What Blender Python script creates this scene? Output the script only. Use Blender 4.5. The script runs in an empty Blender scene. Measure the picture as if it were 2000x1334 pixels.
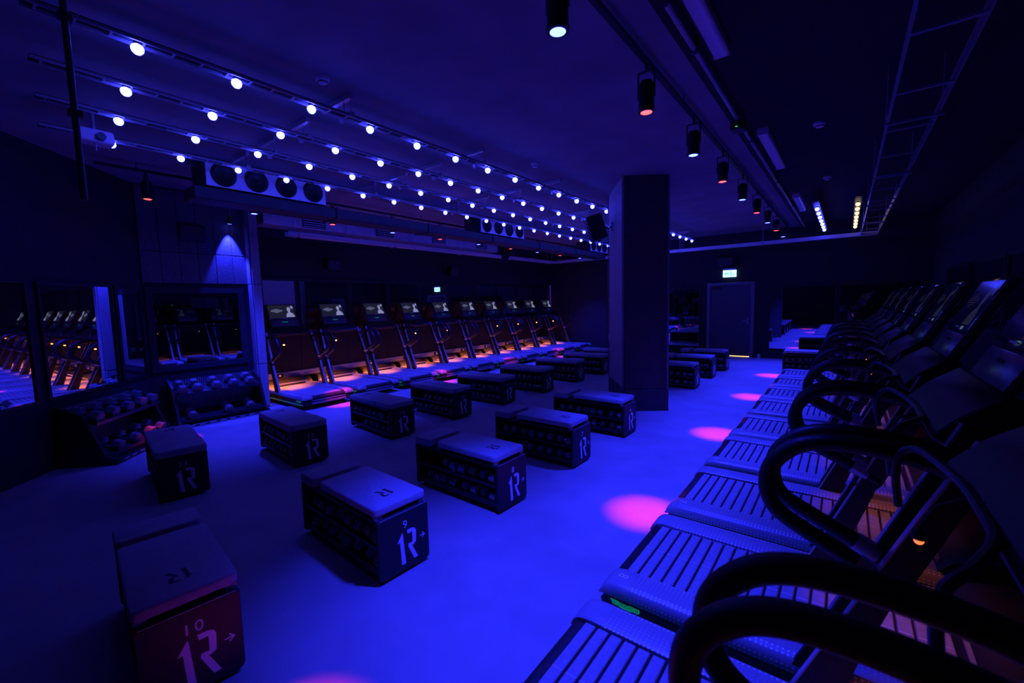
import bpy, bmesh, math, random
from mathutils import Vector, Matrix
random.seed(7)
D = bpy.data
SC = bpy.context.scene
COL = SC.collection
PI = math.pi

# ------------------------------------------------------------------ camera
YAW, PITCH, ROLL = 0.6605, 0.0899, -0.0237
cam_d = D.cameras.new('camera'); cam = D.objects.new('camera', cam_d); COL.objects.link(cam)
cam_d.sensor_width = 36.0; cam_d.lens = 840.76 / 2000 * 36.0
cam_d.clip_start = 0.02
fw = Vector((-math.sin(YAW), math.cos(YAW), 0)); rt = Vector((math.cos(YAW), math.sin(YAW), 0)); up = Vector((0, 0, 1))
f2 = math.cos(PITCH) * fw - math.sin(PITCH) * up
u2 = math.sin(PITCH) * fw + math.cos(PITCH) * up
r3 = math.cos(ROLL) * rt + math.sin(ROLL) * u2
u3 = -math.sin(ROLL) * rt + math.cos(ROLL) * u2
m = Matrix((r3, u3, -f2)).transposed().to_4x4(); m.translation = Vector((0, 0, 1.8))
cam.matrix_world = m
cam_d.dof.use_dof = True; cam_d.dof.focus_distance = 4.5; cam_d.dof.aperture_fstop = 2.8
SC.camera = cam

# ------------------------------------------------------------------ world, exposure
w = D.worlds.new('world'); SC.world = w; w.use_nodes = True
bg = w.node_tree.nodes['Background']
bg.inputs[0].default_value = (0.01, 0.004, 0.05, 1); bg.inputs[1].default_value = 0.02
vs = SC.view_settings
vs.view_transform = 'Standard'; vs.look = 'None'; vs.gamma = 1; vs.exposure = 0.0; vs.use_curve_mapping = False

# light levels of the lamps the room has
BLUE = (0.018, 0.022, 1.0)
RED = (1.0, 0.035, 0.02)
LED = (0.036, 0.042, 1.0)
ORANGE = (1.0, 0.20, 0.02)
P_BLUE_R, P_BLUE_L, P_RED, P_ORANGE, P_ORANGE_R, E_LED = 980.0, 740.0, 900.0, 150.0, 8.0, 46.0

# ------------------------------------------------------------------ materials
def mat(name, col, rough=0.5, metal=0.0, var=0.15, scale=20.0, bump=0.0, emit=None, estr=0.0, spec=0.5, bscale=None):
    ma = D.materials.new(name); ma.use_nodes = True
    nt = ma.node_tree; b = nt.nodes['Principled BSDF']
    b.inputs['Roughness'].default_value = rough; b.inputs['Metallic'].default_value = metal
    b.inputs['Specular IOR Level'].default_value = spec
    tc = nt.nodes.new('ShaderNodeTexCoord')
    if var > 0:
        n = nt.nodes.new('ShaderNodeTexNoise'); n.inputs['Scale'].default_value = scale; n.inputs['Detail'].default_value = 4
        nt.links.new(tc.outputs['Object'], n.inputs['Vector'])
        r = nt.nodes.new('ShaderNodeValToRGB')
        r.color_ramp.elements[0].position = 0.3; r.color_ramp.elements[1].position = 0.7
        r.color_ramp.elements[0].color = tuple(c * (1 - var) for c in col) + (1,)
        r.color_ramp.elements[1].color = tuple(min(1, c * (1 + var)) for c in col) + (1,)
        nt.links.new(n.outputs['Fac'], r.inputs['Fac']); nt.links.new(r.outputs['Color'], b.inputs['Base Color'])
    else:
        b.inputs['Base Color'].default_value = tuple(col) + (1,)
    if bump > 0:
        n2 = nt.nodes.new('ShaderNodeTexNoise'); n2.inputs['Scale'].default_value = bscale or scale * 4; n2.inputs['Detail'].default_value = 6
        nt.links.new(tc.outputs['Object'], n2.inputs['Vector'])
        bp = nt.nodes.new('ShaderNodeBump'); bp.inputs['Strength'].default_value = bump; bp.inputs['Distance'].default_value = 0.01
        nt.links.new(n2.outputs['Fac'], bp.inputs['Height']); nt.links.new(bp.outputs['Normal'], b.inputs['Normal'])
    if emit:
        b.inputs['Emission Color'].default_value = tuple(emit) + (1,); b.inputs['Emission Strength'].default_value = estr
    return ma

def dotted(name, base, dot, rough, scale, thr, metal=0.0, bump=0.4):
    """perforated / studded sheet: regular dots in object space"""
    ma = mat(name, base, rough, metal, var=0)
    nt = ma.node_tree; b = nt.nodes['Principled BSDF']
    tc = nt.nodes.new('ShaderNodeTexCoord')
    v = nt.nodes.new('ShaderNodeTexVoronoi'); v.inputs['Scale'].default_value = scale; v.inputs['Randomness'].default_value = 0.0
    nt.links.new(tc.outputs['Object'], v.inputs['Vector'])
    mr = nt.nodes.new('ShaderNodeMapRange'); mr.inputs['From Min'].default_value = thr + 0.06; mr.inputs['From Max'].default_value = thr - 0.06
    nt.links.new(v.outputs['Distance'], mr.inputs['Value'])
    mx = nt.nodes.new('ShaderNodeMix'); mx.data_type = 'RGBA'
    mx.inputs['A'].default_value = tuple(base) + (1,); mx.inputs['B'].default_value = tuple(dot) + (1,)
    nt.links.new(mr.outputs['Result'], mx.inputs['Factor']); nt.links.new(mx.outputs['Result'], b.inputs['Base Color'])
    bp = nt.nodes.new('ShaderNodeBump'); bp.inputs['Strength'].default_value = bump; bp.inputs['Distance'].default_value = 0.004
    nt.links.new(mr.outputs['Result'], bp.inputs['Height']); nt.links.new(bp.outputs['Normal'], b.inputs['Normal'])
    return ma

M = {}
M['floor'] = mat('floor_vinyl', (0.40, 0.40, 0.40), 0.55, var=0.10, scale=3.0, bump=0.06, bscale=120)
M['wall'] = mat('wall_paint', (0.026, 0.026, 0.030), 0.8, var=0.15, scale=4, bump=0.1, bscale=60)
M['wall_panel'] = mat('woodwool_panel', (0.15, 0.15, 0.16), 0.9, var=0.35, scale=60, bump=0.6, bscale=90)
M['board_lit_tone'] = mat('board_painted_lit', (0.40, 0.40, 0.41), 0.8, var=0.15, scale=40, bump=0.3, bscale=90)  # lamp light on the pier and pillar side put into this colour
M['wall_dark'] = mat('wall_black_panel', (0.012, 0.012, 0.014), 0.5, var=0.2, scale=8)
M['ceiling'] = mat('ceiling_paint', (0.28, 0.28, 0.29), 0.9, var=0.15, scale=2, bump=0.1)
M['ceiling_black'] = mat('ceiling_black_paint', (0.02, 0.018, 0.02), 0.9, var=0.2, scale=2)
M['mirror'] = mat('mirror_silver', (0.72, 0.72, 0.74), 0.015, 1.0, var=0.02, scale=2)
M['black'] = mat('black_plastic', (0.009, 0.009, 0.010), 0.45, var=0.2)
M['black_metal'] = mat('black_metal', (0.02, 0.02, 0.022), 0.4, 0.0, var=0.2)
M['rubber'] = mat('handle_rubber', (0.011, 0.011, 0.012), 0.45, var=0.2, scale=40, bump=0.1)
M['pad'] = mat('bench_pad_vinyl', (0.42, 0.43, 0.46), 0.55, var=0.08, scale=30, bump=0.15, bscale=300)
M['pad_logo'] = mat('bench_pad_print', (0.03, 0.03, 0.035), 0.5, var=0.1)
M['bench'] = mat('bench_black_shell', (0.016, 0.013, 0.016), 0.5, var=0.2, scale=40)
M['white_print'] = mat('white_print', (0.96, 0.96, 0.97), 0.5, var=0.03)
M['edge'] = mat('bench_edge_trim', (0.35, 0.35, 0.36), 0.4, 0.3, var=0.1)
M['iron'] = mat('dumbbell_rubber', (0.17, 0.17, 0.175), 0.42, var=0.25, scale=30)
M['iron_face'] = mat('dumbbell_end_plate', (0.17, 0.17, 0.18), 0.4, 0.2, var=0.2)
M['chrome'] = mat('chrome_grip', (0.75, 0.75, 0.78), 0.2, 1.0, var=0.05)
M['rail'] = dotted('treadmill_rail_studded', (0.30, 0.30, 0.32), (0.95, 0.95, 0.97), 0.4, 48.0, 0.30)
M['rail_plain'] = mat('treadmill_rail_cap', (0.32, 0.32, 0.34), 0.35, var=0.06)
M['slat'] = mat('belt_slat_rubber', (0.33, 0.33, 0.34), 0.5, var=0.10, scale=30)
M['slat_line'] = mat('belt_slat_line', (0.70, 0.70, 0.72), 0.4, var=0.05)
M['belt_bed'] = mat('belt_gap_black', (0.01, 0.01, 0.01), 0.7, var=0.1)
M['alu'] = mat('brushed_aluminium', (0.52, 0.52, 0.54), 0.35, 0.5, var=0.1, scale=80)
M['bar_dark'] = mat('dark_anodised_bar', (0.06, 0.06, 0.065), 0.4, 0.2, var=0.1)
M['galv'] = mat('galvanised_sheet', (0.62, 0.62, 0.64), 0.4, 0.35, var=0.12, scale=6)
M['duct_dark'] = mat('duct_black_wrap', (0.045, 0.045, 0.05), 0.6, var=0.2, scale=5)
M['white'] = mat('white_enamel', (0.86, 0.86, 0.88), 0.4, var=0.04)
M['tube_off'] = mat('batten_diffuser', (0.70, 0.70, 0.72), 0.3, var=0.04)
M['door'] = mat('door_laminate', (0.11, 0.11, 0.12), 0.5, var=0.1)
M['frame'] = mat('door_frame_paint', (0.24, 0.24, 0.25), 0.5, var=0.08)
M['pillar'] = mat('pillar_cladding', (0.07, 0.07, 0.075), 0.55, var=0.12, scale=6)
M['console'] = mat('console_gloss', (0.05, 0.05, 0.055), 0.12, var=0.1)
M['console_pad'] = mat('console_control_film', (0.13, 0.13, 0.15), 0.25, var=0.1)
M['perf'] = dotted('perforated_steel', (0.04, 0.04, 0.045), (0.75, 0.75, 0.78), 0.35, 34.0, 0.28, 0.2)
M['led'] = mat('led_bulb_glow', (0.8, 0.8, 0.9), 0.3, var=0, emit=LED, estr=E_LED)
M['led_tape'] = mat('led_tape_glow', (0.8, 0.8, 0.9), 0.3, var=0, emit=BLUE, estr=6.0)
M['led_warm'] = mat('led_bulb_warm_glow', (0.9, 0.8, 0.6), 0.3, var=0, emit=(1.0, 0.72, 0.22), estr=3.0)
M['lens_blue'] = mat('spot_lens_blue', (0.8, 0.8, 0.9), 0.3, var=0, emit=(0.05, 0.07, 1.0), estr=14.0)
M['lens_red'] = mat('spot_lens_red', (0.9, 0.6, 0.6), 0.3, var=0, emit=(1.0, 0.03, 0.02), estr=9.0)
M['lamp_orange'] = mat('lamp_orange_glow', (0.9, 0.7, 0.5), 0.3, var=0, emit=(1.0, 0.20, 0.04), estr=14.0)
M['lamp_dim'] = mat('lamp_dim_orange_glow', (0.9, 0.6, 0.4), 0.3, var=0, emit=(1.0, 0.20, 0.04), estr=1.5)
M['exit'] = mat('exit_sign_face', (0.9, 0.95, 0.95), 0.4, var=0, emit=(0.45, 0.85, 1.0), estr=1.9)
M['exit_pict'] = mat('exit_sign_pictogram', (0.02, 0.3, 0.2), 0.4, var=0, emit=(0.15, 0.75, 0.55), estr=1.0)
M['green'] = mat('green_backlit', (0.02, 0.3, 0.15), 0.4, var=0, emit=(0.0, 0.42, 0.22), estr=0.42)
M['screen'] = mat('display_dark', (0.02, 0.02, 0.025), 0.15, var=0, emit=(0.18, 0.19, 0.34), estr=0.055)
M['screen_dim'] = mat('display_dimmed_text', (0.1, 0.1, 0.11), 0.2, var=0, emit=(0.3, 0.33, 0.45), estr=0.03)
M['screen_lit'] = mat('display_text', (0.3, 0.3, 0.35), 0.3, var=0, emit=(0.50, 0.55, 0.85), estr=0.42)
M['gap_light'] = mat('light_under_door', (0.9, 0.7, 0.4), 0.4, var=0, emit=(1.0, 0.62, 0.25), estr=1.6)
M['indicator'] = mat('status_led', (0.2, 0.9, 0.4), 0.4, var=0, emit=(0.05, 0.8, 0.3), estr=0.8)
M['paper'] = mat('paper_cup', (0.75, 0.75, 0.76), 0.6, var=0.04)

# ------------------------------------------------------------------ mesh helpers
def bm_box(bm, lo, hi, bev=0.0, seg=2, mtx=None):
    c = [(a + b) / 2 for a, b in zip(lo, hi)]; s = [abs(b - a) for a, b in zip(lo, hi)]
    r = bmesh.ops.create_cube(bm, size=1.0, matrix=Matrix.Translation(c) @ Matrix.Diagonal((*s, 1)))
    vsx = r['verts']
    if bev > 0:
        es = list({e for v in vsx for e in v.link_edges})
        g = bmesh.ops.bevel(bm, geom=es, offset=min(bev, min(s) * 0.45), segments=seg, affect='EDGES', profile=0.5)
        vsx = list({v for f in g['faces'] for v in f.verts} | {v for v in vsx if v.is_valid})
    if mtx is not None: bmesh.ops.transform(bm, matrix=mtx, verts=[v for v in vsx if v.is_valid])
    return vsx

def bm_prism(bm, pts, axis, a, b):
    """extrude closed 2D outline along axis ('x': pts are (y,z); 'y': (x,z); 'z': (x,y))"""
    def P(p, t):
        return {'x': (t, p[0], p[1]), 'y': (p[0], t, p[1]), 'z': (p[0], p[1], t)}[axis]
    v0 = [bm.verts.new(P(p, a)) for p in pts]; v1 = [bm.verts.new(P(p, b)) for p in pts]
    n = len(pts); fs = []
    fs.append(bm.faces.new(v0)); fs.append(bm.faces.new(v1[::-1]))
    for i in range(n): fs.append(bm.faces.new((v0[i], v0[(i + 1) % n], v1[(i + 1) % n], v1[i])))
    bmesh.ops.recalc_face_normals(bm, faces=fs)
    return v0 + v1

def bm_loft(bm, rings, cap=True):
    R = [[bm.verts.new(p) for p in r] for r in rings]; fs = []
    n = len(R[0])
    for a, b in zip(R, R[1:]):
        for i in range(n): fs.append(bm.faces.new((a[i], a[(i + 1) % n], b[(i + 1) % n], b[i])))
    if cap: fs.append(bm.faces.new(R[0][::-1])); fs.append(bm.faces.new(R[-1]))
    bmesh.ops.recalc_face_normals(bm, faces=fs)

def bm_tube(bm, path, rad, seg=10):
    path = [Vector(p) for p in path]; rings = []; n = len(path); prev = None
    for i, p in enumerate(path):
        t = (path[min(i + 1, n - 1)] - path[max(i - 1, 0)]).normalized()
        if prev is None:
            a = Vector((0, 0, 1)) if abs(t.z) < 0.9 else Vector((0, 1, 0))
            nrm = (a - t * a.dot(t)).normalized()
        else:
            nrm = (prev - t * prev.dot(t)).normalized()
        prev = nrm; bi = t.cross(nrm)
        r = rad[i] if isinstance(rad, (list, tuple)) else rad
        rings.append([p + nrm * (r * math.cos(2 * PI * k / seg)) + bi * (r * math.sin(2 * PI * k / seg)) for k in range(seg)])
    bm_loft(bm, rings)

def catmull(pts, sub=5):
    P = [Vector(p) for p in pts]; P = [P[0] * 2 - P[1]] + P + [P[-1] * 2 - P[-2]]; out = []
    for i in range(1, len(P) - 2):
        a, b, c, d = P[i - 1:i + 3]
        for k in range(sub):
            t = k / sub
            out.append(0.5 * ((2 * b) + (c - a) * t + (2 * a - 5 * b + 4 * c - d) * t * t + (3 * b - a - 3 * c + d) * t ** 3))
    out.append(P[-2]); return out

def bm_cyl(bm, p0, p1, r0, r1=None, seg=16):
    bm_tube2(bm, Vector(p0), Vector(p1), r0, r0 if r1 is None else r1, seg)
def bm_tube2(bm, a, b, r0, r1, seg):
    t = (b - a).normalized(); x = Vector((0, 0, 1)) if abs(t.z) < 0.9 else Vector((1, 0, 0))
    n = (x - t * x.dot(t)).normalized(); bi = t.cross(n)
    bm_loft(bm, [[p + n * (r * math.cos(2 * PI * k / seg)) + bi * (r * math.sin(2 * PI * k / seg)) for k in range(seg)] for p, r in ((a, r0), (b, r1))])

def bm_lathe(bm, prof, seg=20, mtx=None):
    """prof: list of (r, z) bottom to top"""
    rings = [[Vector((max(r, 1e-4) * math.cos(2 * PI * k / seg), max(r, 1e-4) * math.sin(2 * PI * k / seg), z)) for k in range(seg)] for r, z in prof]
    if mtx is not None: rings = [[mtx @ p for p in r] for r in rings]
    bm_loft(bm, rings)

def bm_sphere(bm, c, r, u=12, v=8):
    bmesh.ops.create_uvsphere(bm, u_segments=u, v_segments=v, radius=r, matrix=Matrix.Translation(c))

def mesh(name, bm, ma, smooth=False):
    me = D.meshes.new(name); bm.to_mesh(me); bm.free()
    for k in (ma if isinstance(ma, (list, tuple)) else [ma]): me.materials.append(M[k])
    if smooth:
        for p in me.polygons: p.use_smooth = True
        me.set_sharp_from_angle(angle=math.radians(38))
    return me

def link(name, me, parent=None, loc=None, rot=None):
    o = D.objects.new(name, me); COL.objects.link(o)
    if parent: o.parent = parent
    if loc is not None: o.location = loc
    if rot is not None: o.rotation_euler = rot
    return o
def obj(name, bm, ma, parent=None, smooth=False): return link(name, mesh(name, bm, ma, smooth), parent)
def boxo(name, lo, hi, ma, parent=None, bev=0.0, seg=2):
    bm = bmesh.new(); bm_box(bm, lo, hi, bev, seg); return obj(name, bm, ma, parent, smooth=bev > 0)
def tag(o, label, cat, group=None):
    o['label'] = label; o['category'] = cat
    if group: o['group'] = group
    return o
def thing(name, label, cat, loc=(0, 0, 0), rz=0.0, group=None):
    o = D.objects.new(name, None); COL.objects.link(o); o.empty_display_size = 0.1
    o.location = loc; o.rotation_euler = (0, 0, rz); return tag(o, label, cat, group)
def struct(o): o['kind'] = 'structure'; return o
def copy_tree(o, parent=None):
    c = o.copy(); COL.objects.link(c)
    if parent: c.parent = parent
    for ch in o.children:
        if not ch.name.startswith('number'): copy_tree(ch, c)
    return c
ORD = ['first', 'second', 'third', 'fourth', 'fifth', 'sixth', 'seventh', 'eighth', 'ninth', 'tenth', 'eleventh', 'twelfth']

NUM = 'zero one two three four five six seven eight nine ten eleven twelve thirteen fourteen fifteen sixteen seventeen eighteen nineteen'.split()

_txt = {}
def text_mesh(s, size, ma, extrude=0.0008):
    """flat lettering as a mesh, centred on its origin in the XY plane"""
    k = (s, size, ma)
    if k in _txt: return _txt[k]
    cu = D.curves.new('lettering', 'FONT'); cu.body = s; cu.size = size; cu.align_x = 'CENTER'; cu.align_y = 'CENTER'; cu.extrude = extrude; cu.resolution_u = 3; cu.space_character = 1.25 if s.isdigit() else 1.0
    o = D.objects.new('lettering', cu); COL.objects.link(o)
    bpy.context.view_layer.update()
    me = D.meshes.new_from_object(o.evaluated_get(bpy.context.evaluated_depsgraph_get()))
    D.objects.remove(o); D.curves.remove(cu)
    me.materials.clear(); me.materials.append(M[ma]); _txt[k] = me
    return me

# ------------------------------------------------------------------ room shell
XL, XR, YB, YN, ZC = -9.35, 1.62, 14.55, -2.6, 3.72
W2X, CX, CY = -8.5, -8.5, 1.77            # short wall with the dumbbell racks, and the corner of the slanting wall
NX = -4.45
SWX, SWY, SWA = 0.7373, -0.6756, math.radians(47.5)   # direction of the slanting wall and heading of its normal
struct(boxo('floor', (XL - .3, YN - .3, -0.2), (XR + .3, YB + .3, 0.0), 'floor'))
struct(boxo('ceiling', (XL - .3, YN - .3, ZC), (-1.05, YB + .3, ZC + 0.2), 'ceiling'))
c2 = struct(boxo('ceiling', (-1.05, YN - .3, ZC - 0.06), (XR + .3, YB + .3, ZC + 0.2), 'ceiling_black'))
struct(boxo('wall_left', (XL - 0.2, 3.42, 0), (XL, YB, ZC), 'wall'))
struct(boxo('wall_back', (XL - 0.2, YB, 0), (XR + 0.2, YB + 0.2, ZC), 'wall'))
struct(boxo('wall_right', (XR, YN, 0), (XR + 0.2, YB, ZC), 'wall'))
struct(boxo('wall_near', (NX - 0.6, YN - 0.2, 0), (XR + 0.2, YN, ZC), 'wall'))
# short wall carrying the rack, with its end pier
bm = bmesh.new(); bm_prism(bm, [(XL - .2, 3.42), (W2X + .16, 3.42), (W2X + .16, 3.27), (W2X, 3.27), (W2X, CY), (W2X - .25, CY), (XL - .2, 3.1)], 'z', 0, ZC)
wall_rack = struct(obj('wall_rack_side', bm, 'wall'))
bm = bmesh.new(); dn = Vector((-SWY, SWX)); a = Vector((CX, CY)); b = Vector((CX + 6.2 * SWX, CY + 6.2 * SWY))
bm_prism(bm, [tuple(a), tuple(b), tuple(b - dn * .2), tuple(a - dn * .2)], 'z', 0, ZC)
wall_sl = struct(obj('wall_slanting', bm, 'wall'))
# wood-wool panels on the short wall above and beside the mirror
pm = None
for i in range(6):
    y0 = CY + 0.02 + i * 0.25
    for z0, z1 in ((2.24, 2.72), (2.73, 3.70)):
        bm = bmesh.new(); bm_box(bm, (W2X + 0.001, y0, z0), (W2X + 0.022, y0 + 0.243, z1), 0.004, 1)
        obj('wall_panel', bm, 'wall_panel', wall_rack)
for z0, z1 in ((0.02, 0.8), (0.81, 2.23), (2.24, 3.70)):
    bm = bmesh.new(); bm_box(bm, (W2X + 0.162, 3.275, z0), (W2X + 0.182, 3.415, z1), 0.004, 1)
    obj('wall_panel', bm, 'board_lit_tone', wall_rack)  # pier front in the lightened colour, as if lit by the spots
for z0, z1 in ((0.02, 0.8), (0.81, 2.23), (2.24, 3.70)):
    boxo('wall_panel', (W2X + 0.024, 3.25, z0), (W2X + 0.162, 3.269, z1), 'board_lit_tone', wall_rack, .003, 1)  # pale boards added so the pier's side face reads as lit
# black lower lining behind the left treadmills
for i in range(10):
    y0 = 3.44 + i * 1.108
    boxo('lining_panel', (XL + 0.001, y0, 0.0), (XL + 0.02, y0 + 1.10, 1.22), 'wall_dark', D.objects['wall_left'])
# baseboards
struct(boxo('baseboard_back', (-7.2, YB - 0.02, 0), (-3.52, YB - 0.001, 0.14), 'wall_dark'))
struct(boxo('baseboard_right', (-1.9, YB - 0.02, 0), (XR, YB - 0.001, 0.22), 'wall'))

# clad pillar, turned about 34 degrees to the rows
pA, pB = Vector((-2.81, 6.52)), Vector((-2.23, 6.93)); ldir = Vector((-(pB - pA).y, (pB - pA).x)).normalized(); pD = pA + ldir * 1.22; pC = pB + ldir * 1.22
ctr = (pA + pC) / 2; ex = (pB - pA).normalized(); half = (pB - pA).length / 2
pil = D.objects.new('pillar', None); COL.objects.link(pil); pil.location = (ctr.x, ctr.y, 0); pil.rotation_euler = (0, 0, math.atan2(ex.y, ex.x)); pil['kind'] = 'structure'
H, LL = half, 0.61
boxo('core', (-H + .02, -LL + .02, 0), (H - .02, LL - .02, ZC), 'pillar', pil)
for s in (-1, 1):
    boxo('cladding_panel', (-H + .025, s * LL - .02 * (s > 0), 0.36), (H - .025, s * LL + .02 * (s < 0), ZC), 'pillar', pil, .004, 1)
    boxo('cladding_panel', (s * H - .02 * (s > 0), -LL + .025, 0.36), (s * H + .02 * (s < 0), LL - .025, ZC), 'board_lit_tone' if s < 0 else 'pillar', pil, .004, 1)  # left face: paler board, with the strings' light put into its colour
    boxo('plinth_board', (-H - .012, s * LL - .03 * (s > 0) + .012 * s, 0), (H + .012, s * LL + .03 * (s < 0) + .012 * s, 0.35), 'pillar', pil, .004, 1)
    boxo('plinth_board', (s * H - .03 * (s > 0) + .012 * s, -LL, 0), (s * H + .03 * (s < 0) + .012 * s, LL, 0.35), 'pillar', pil, .004, 1)
for sx in (-1, 1):
    for sy in (-1, 1):
        boxo('corner_bead', (sx * H - .022, sy * LL - .022, 0.35), (sx * H + .022 * 0 + .006 * sx, sy * LL + .006 * sy, ZC), 'frame', pil)

# ------------------------------------------------------------------ door and exit sign in the back wall
dx0, dx1, dz = -3.42, -2.20, 2.21
door = struct(D.objects.new('door_1', None)); COL.objects.link(door); door.location = ((dx0 + dx1) / 2, YB, 0)
hw = (dx1 - dx0) / 2
for s in (-1, 1): boxo('door_frame', (s * hw - .05, -.07, 0), (s * hw + .05, .0, dz + .05), 'frame', door, .006, 1)
boxo('door_frame', (-hw + .05, -.07, dz - .05), (hw - .05, 0, dz + .05), 'frame', door, .006, 1)
leaf = boxo('door_leaf', (-hw + .055, -.03, 0.025), (hw - .055, -.002, dz - .055), 'door', door)
boxo('light_gap', (-hw + .45, -.034, 0.003), (hw - .06, -.012, 0.022), 'gap_light', door)
bm = bmesh.new(); bm_box(bm, (hw - .15, -.045, 0.98), (hw - .10, -.031, 1.2), .004, 1); bm_tube(bm, [(hw - .125, -.04, 1.1), (hw - .125, -.085, 1.1), (hw - .14, -.095, 1.1), (hw - .26, -.095, 1.1)], .010, 8)
obj('handle', bm, 'alu', leaf, True)
bm = bmesh.new(); bm_box(bm, (-hw + .1, -.075, dz - .15), (-hw + .34, -.031, dz - .085), .008); bm_tube(bm, [(-hw + .2, -.085, dz - .1), (-hw + .42, -.12, dz - .06), (-hw + .5, -.075, dz - .03)], .008, 6)
obj('door_closer', bm, 'black_metal', leaf, True)
bm = bmesh.new(); bm_box(bm, (hw - .05, -.10, 0.0), (hw + .02, -.06, 0.05), .006)
ex = thing('exit_sign', 'lit pale exit sign on the back wall above the door', 'sign', (-2.84, YB, 2.55))
boxo('housing', (-.19, -.07, .075), (.19, -.001, .14), 'white', ex, .008)
boxo('sign_face', (-.185, -.045, -.13), (.185, -.02, .075), 'exit', ex, .004, 1)
bm = bmesh.new()
bm_box(bm, (-.15, -.0475, -.085), (-.02, -.0455, -.075)); bm_prism(bm, [(-.15, -.02), (-.09, .025), (-.09, .0), (-.02, .0), (-.02, -.04), (-.09, -.04), (-.09, -.065)], 'y', -.0475, -.0455)
bm_prism(bm, [(.03, -.10), (.03, .05), (.06, .05), (.06, -.10)], 'y', -.0475, -.0455); bm_prism(bm, [(.085, -.09), (.11, .0), (.13, .0), (.12, -.04), (.15, -.09), (.13, -.095), (.105, -.05), (.1, -.095)], 'y', -.0475, -.0455)
obj('pictogram', bm, 'exit_pict', ex)
bm = bmesh.new(); bm_tube(bm, [(.19, -.012, .1), (.21, -.012, .1), (.21, -.012, .55)], .006, 6); obj('conduit', bm, 'black', ex)

# ------------------------------------------------------------------ mirrors
def mirror(label, loc, rz, wd, z0, z1, fr=0.05, group=None, fm='black'):
    """pane in local XZ, facing local -Y"""
    t = thing('wall_mirror', label, 'mirror', loc, rz, group)
    boxo('mirror_pane', (-wd / 2 + fr * .6, -.012, z0 + fr * .6), (wd / 2 - fr * .6, -.004, z1 - fr * .6), 'mirror', t)
    for s in (-1, 1): boxo('frame_bar', (s * wd / 2 - (fr if s > 0 else 0), -.03, z0), (s * wd / 2 + (fr if s < 0 else 0), -.002, z1), fm, t)
    for za in (z0, z1 - fr): boxo('frame_bar', (-wd / 2 + fr, -.03, za), (wd / 2 - fr, -.002, za + fr), fm, t)
    return t
divs = [3.46, 4.55, 5.78, 6.86, 7.9, 9.0, 10.1, 11.2, 12.3, 13.4, 14.5]
for i, (ya, yb) in enumerate(zip(divs, divs[1:])):
    mirror('%s wall mirror from the rack pier behind the left row of treadmills' % ORD[i], (XL, (ya + yb) / 2, 0), PI / 2, yb - ya - .01, 1.23, 2.42, group='mirrors behind the left treadmills')
mirror('framed mirror above the lit dumbbell rack beside the pier', (W2X, (CY + 3.2) / 2, 0), PI / 2, 3.2 - CY - .06, 0.84, 2.17, .09, fm='wall')
for i, (ta, tb) in enumerate(((0.04, 0.60), (0.64, 1.78), (1.90, 3.1))):
    tm = (ta + tb) / 2
    mirror(['narrow framed mirror on the slanting wall next to the corner', 'wide mirror on the slanting wall reflecting blue treadmill decks', 'leftmost mirror on the slanting wall, half out of frame'][i],
           (CX + tm * SWX, CY + tm * SWY, 0), SWA + PI / 2, tb - ta, 0.80, 2.17, .03 if i else .05, 'mirrors on the slanting wall')
mirror('mirror on the back wall between the corner and the pillar', (-5.93, YB, 0), 0, 1.95, .22, 2.16)
mirror('mirror on the back wall just left of the door', (-4.3, YB, 0), 0, 1.28, .22, 2.16)
mirror('tall mirror on the back wall right of the door', (-1.0, YB, 0), 0, 1.6, .24, 2.1)
mirror('mirror on the back wall above the end of the right treadmills', (.62, YB, 0), 0, 1.6, .24, 2.1)
for i in range(6):
    mirror('%s wall mirror from the camera behind the right row of treadmills' % ORD[i], (XR, .9 + i * 2.1, 0), -PI / 2, 2.05, 1.23, 2.3, group='mirrors behind the right treadmills')
# pale corner profile on the left wall's far end
st = boxo('corner_profile', (XL + .02, YB - .06, 1.25), (XL + .07, YB - .01, 2.45), 'white'); tag(st, 'pale vertical corner profile at the far left corner', 'trim')

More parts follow.
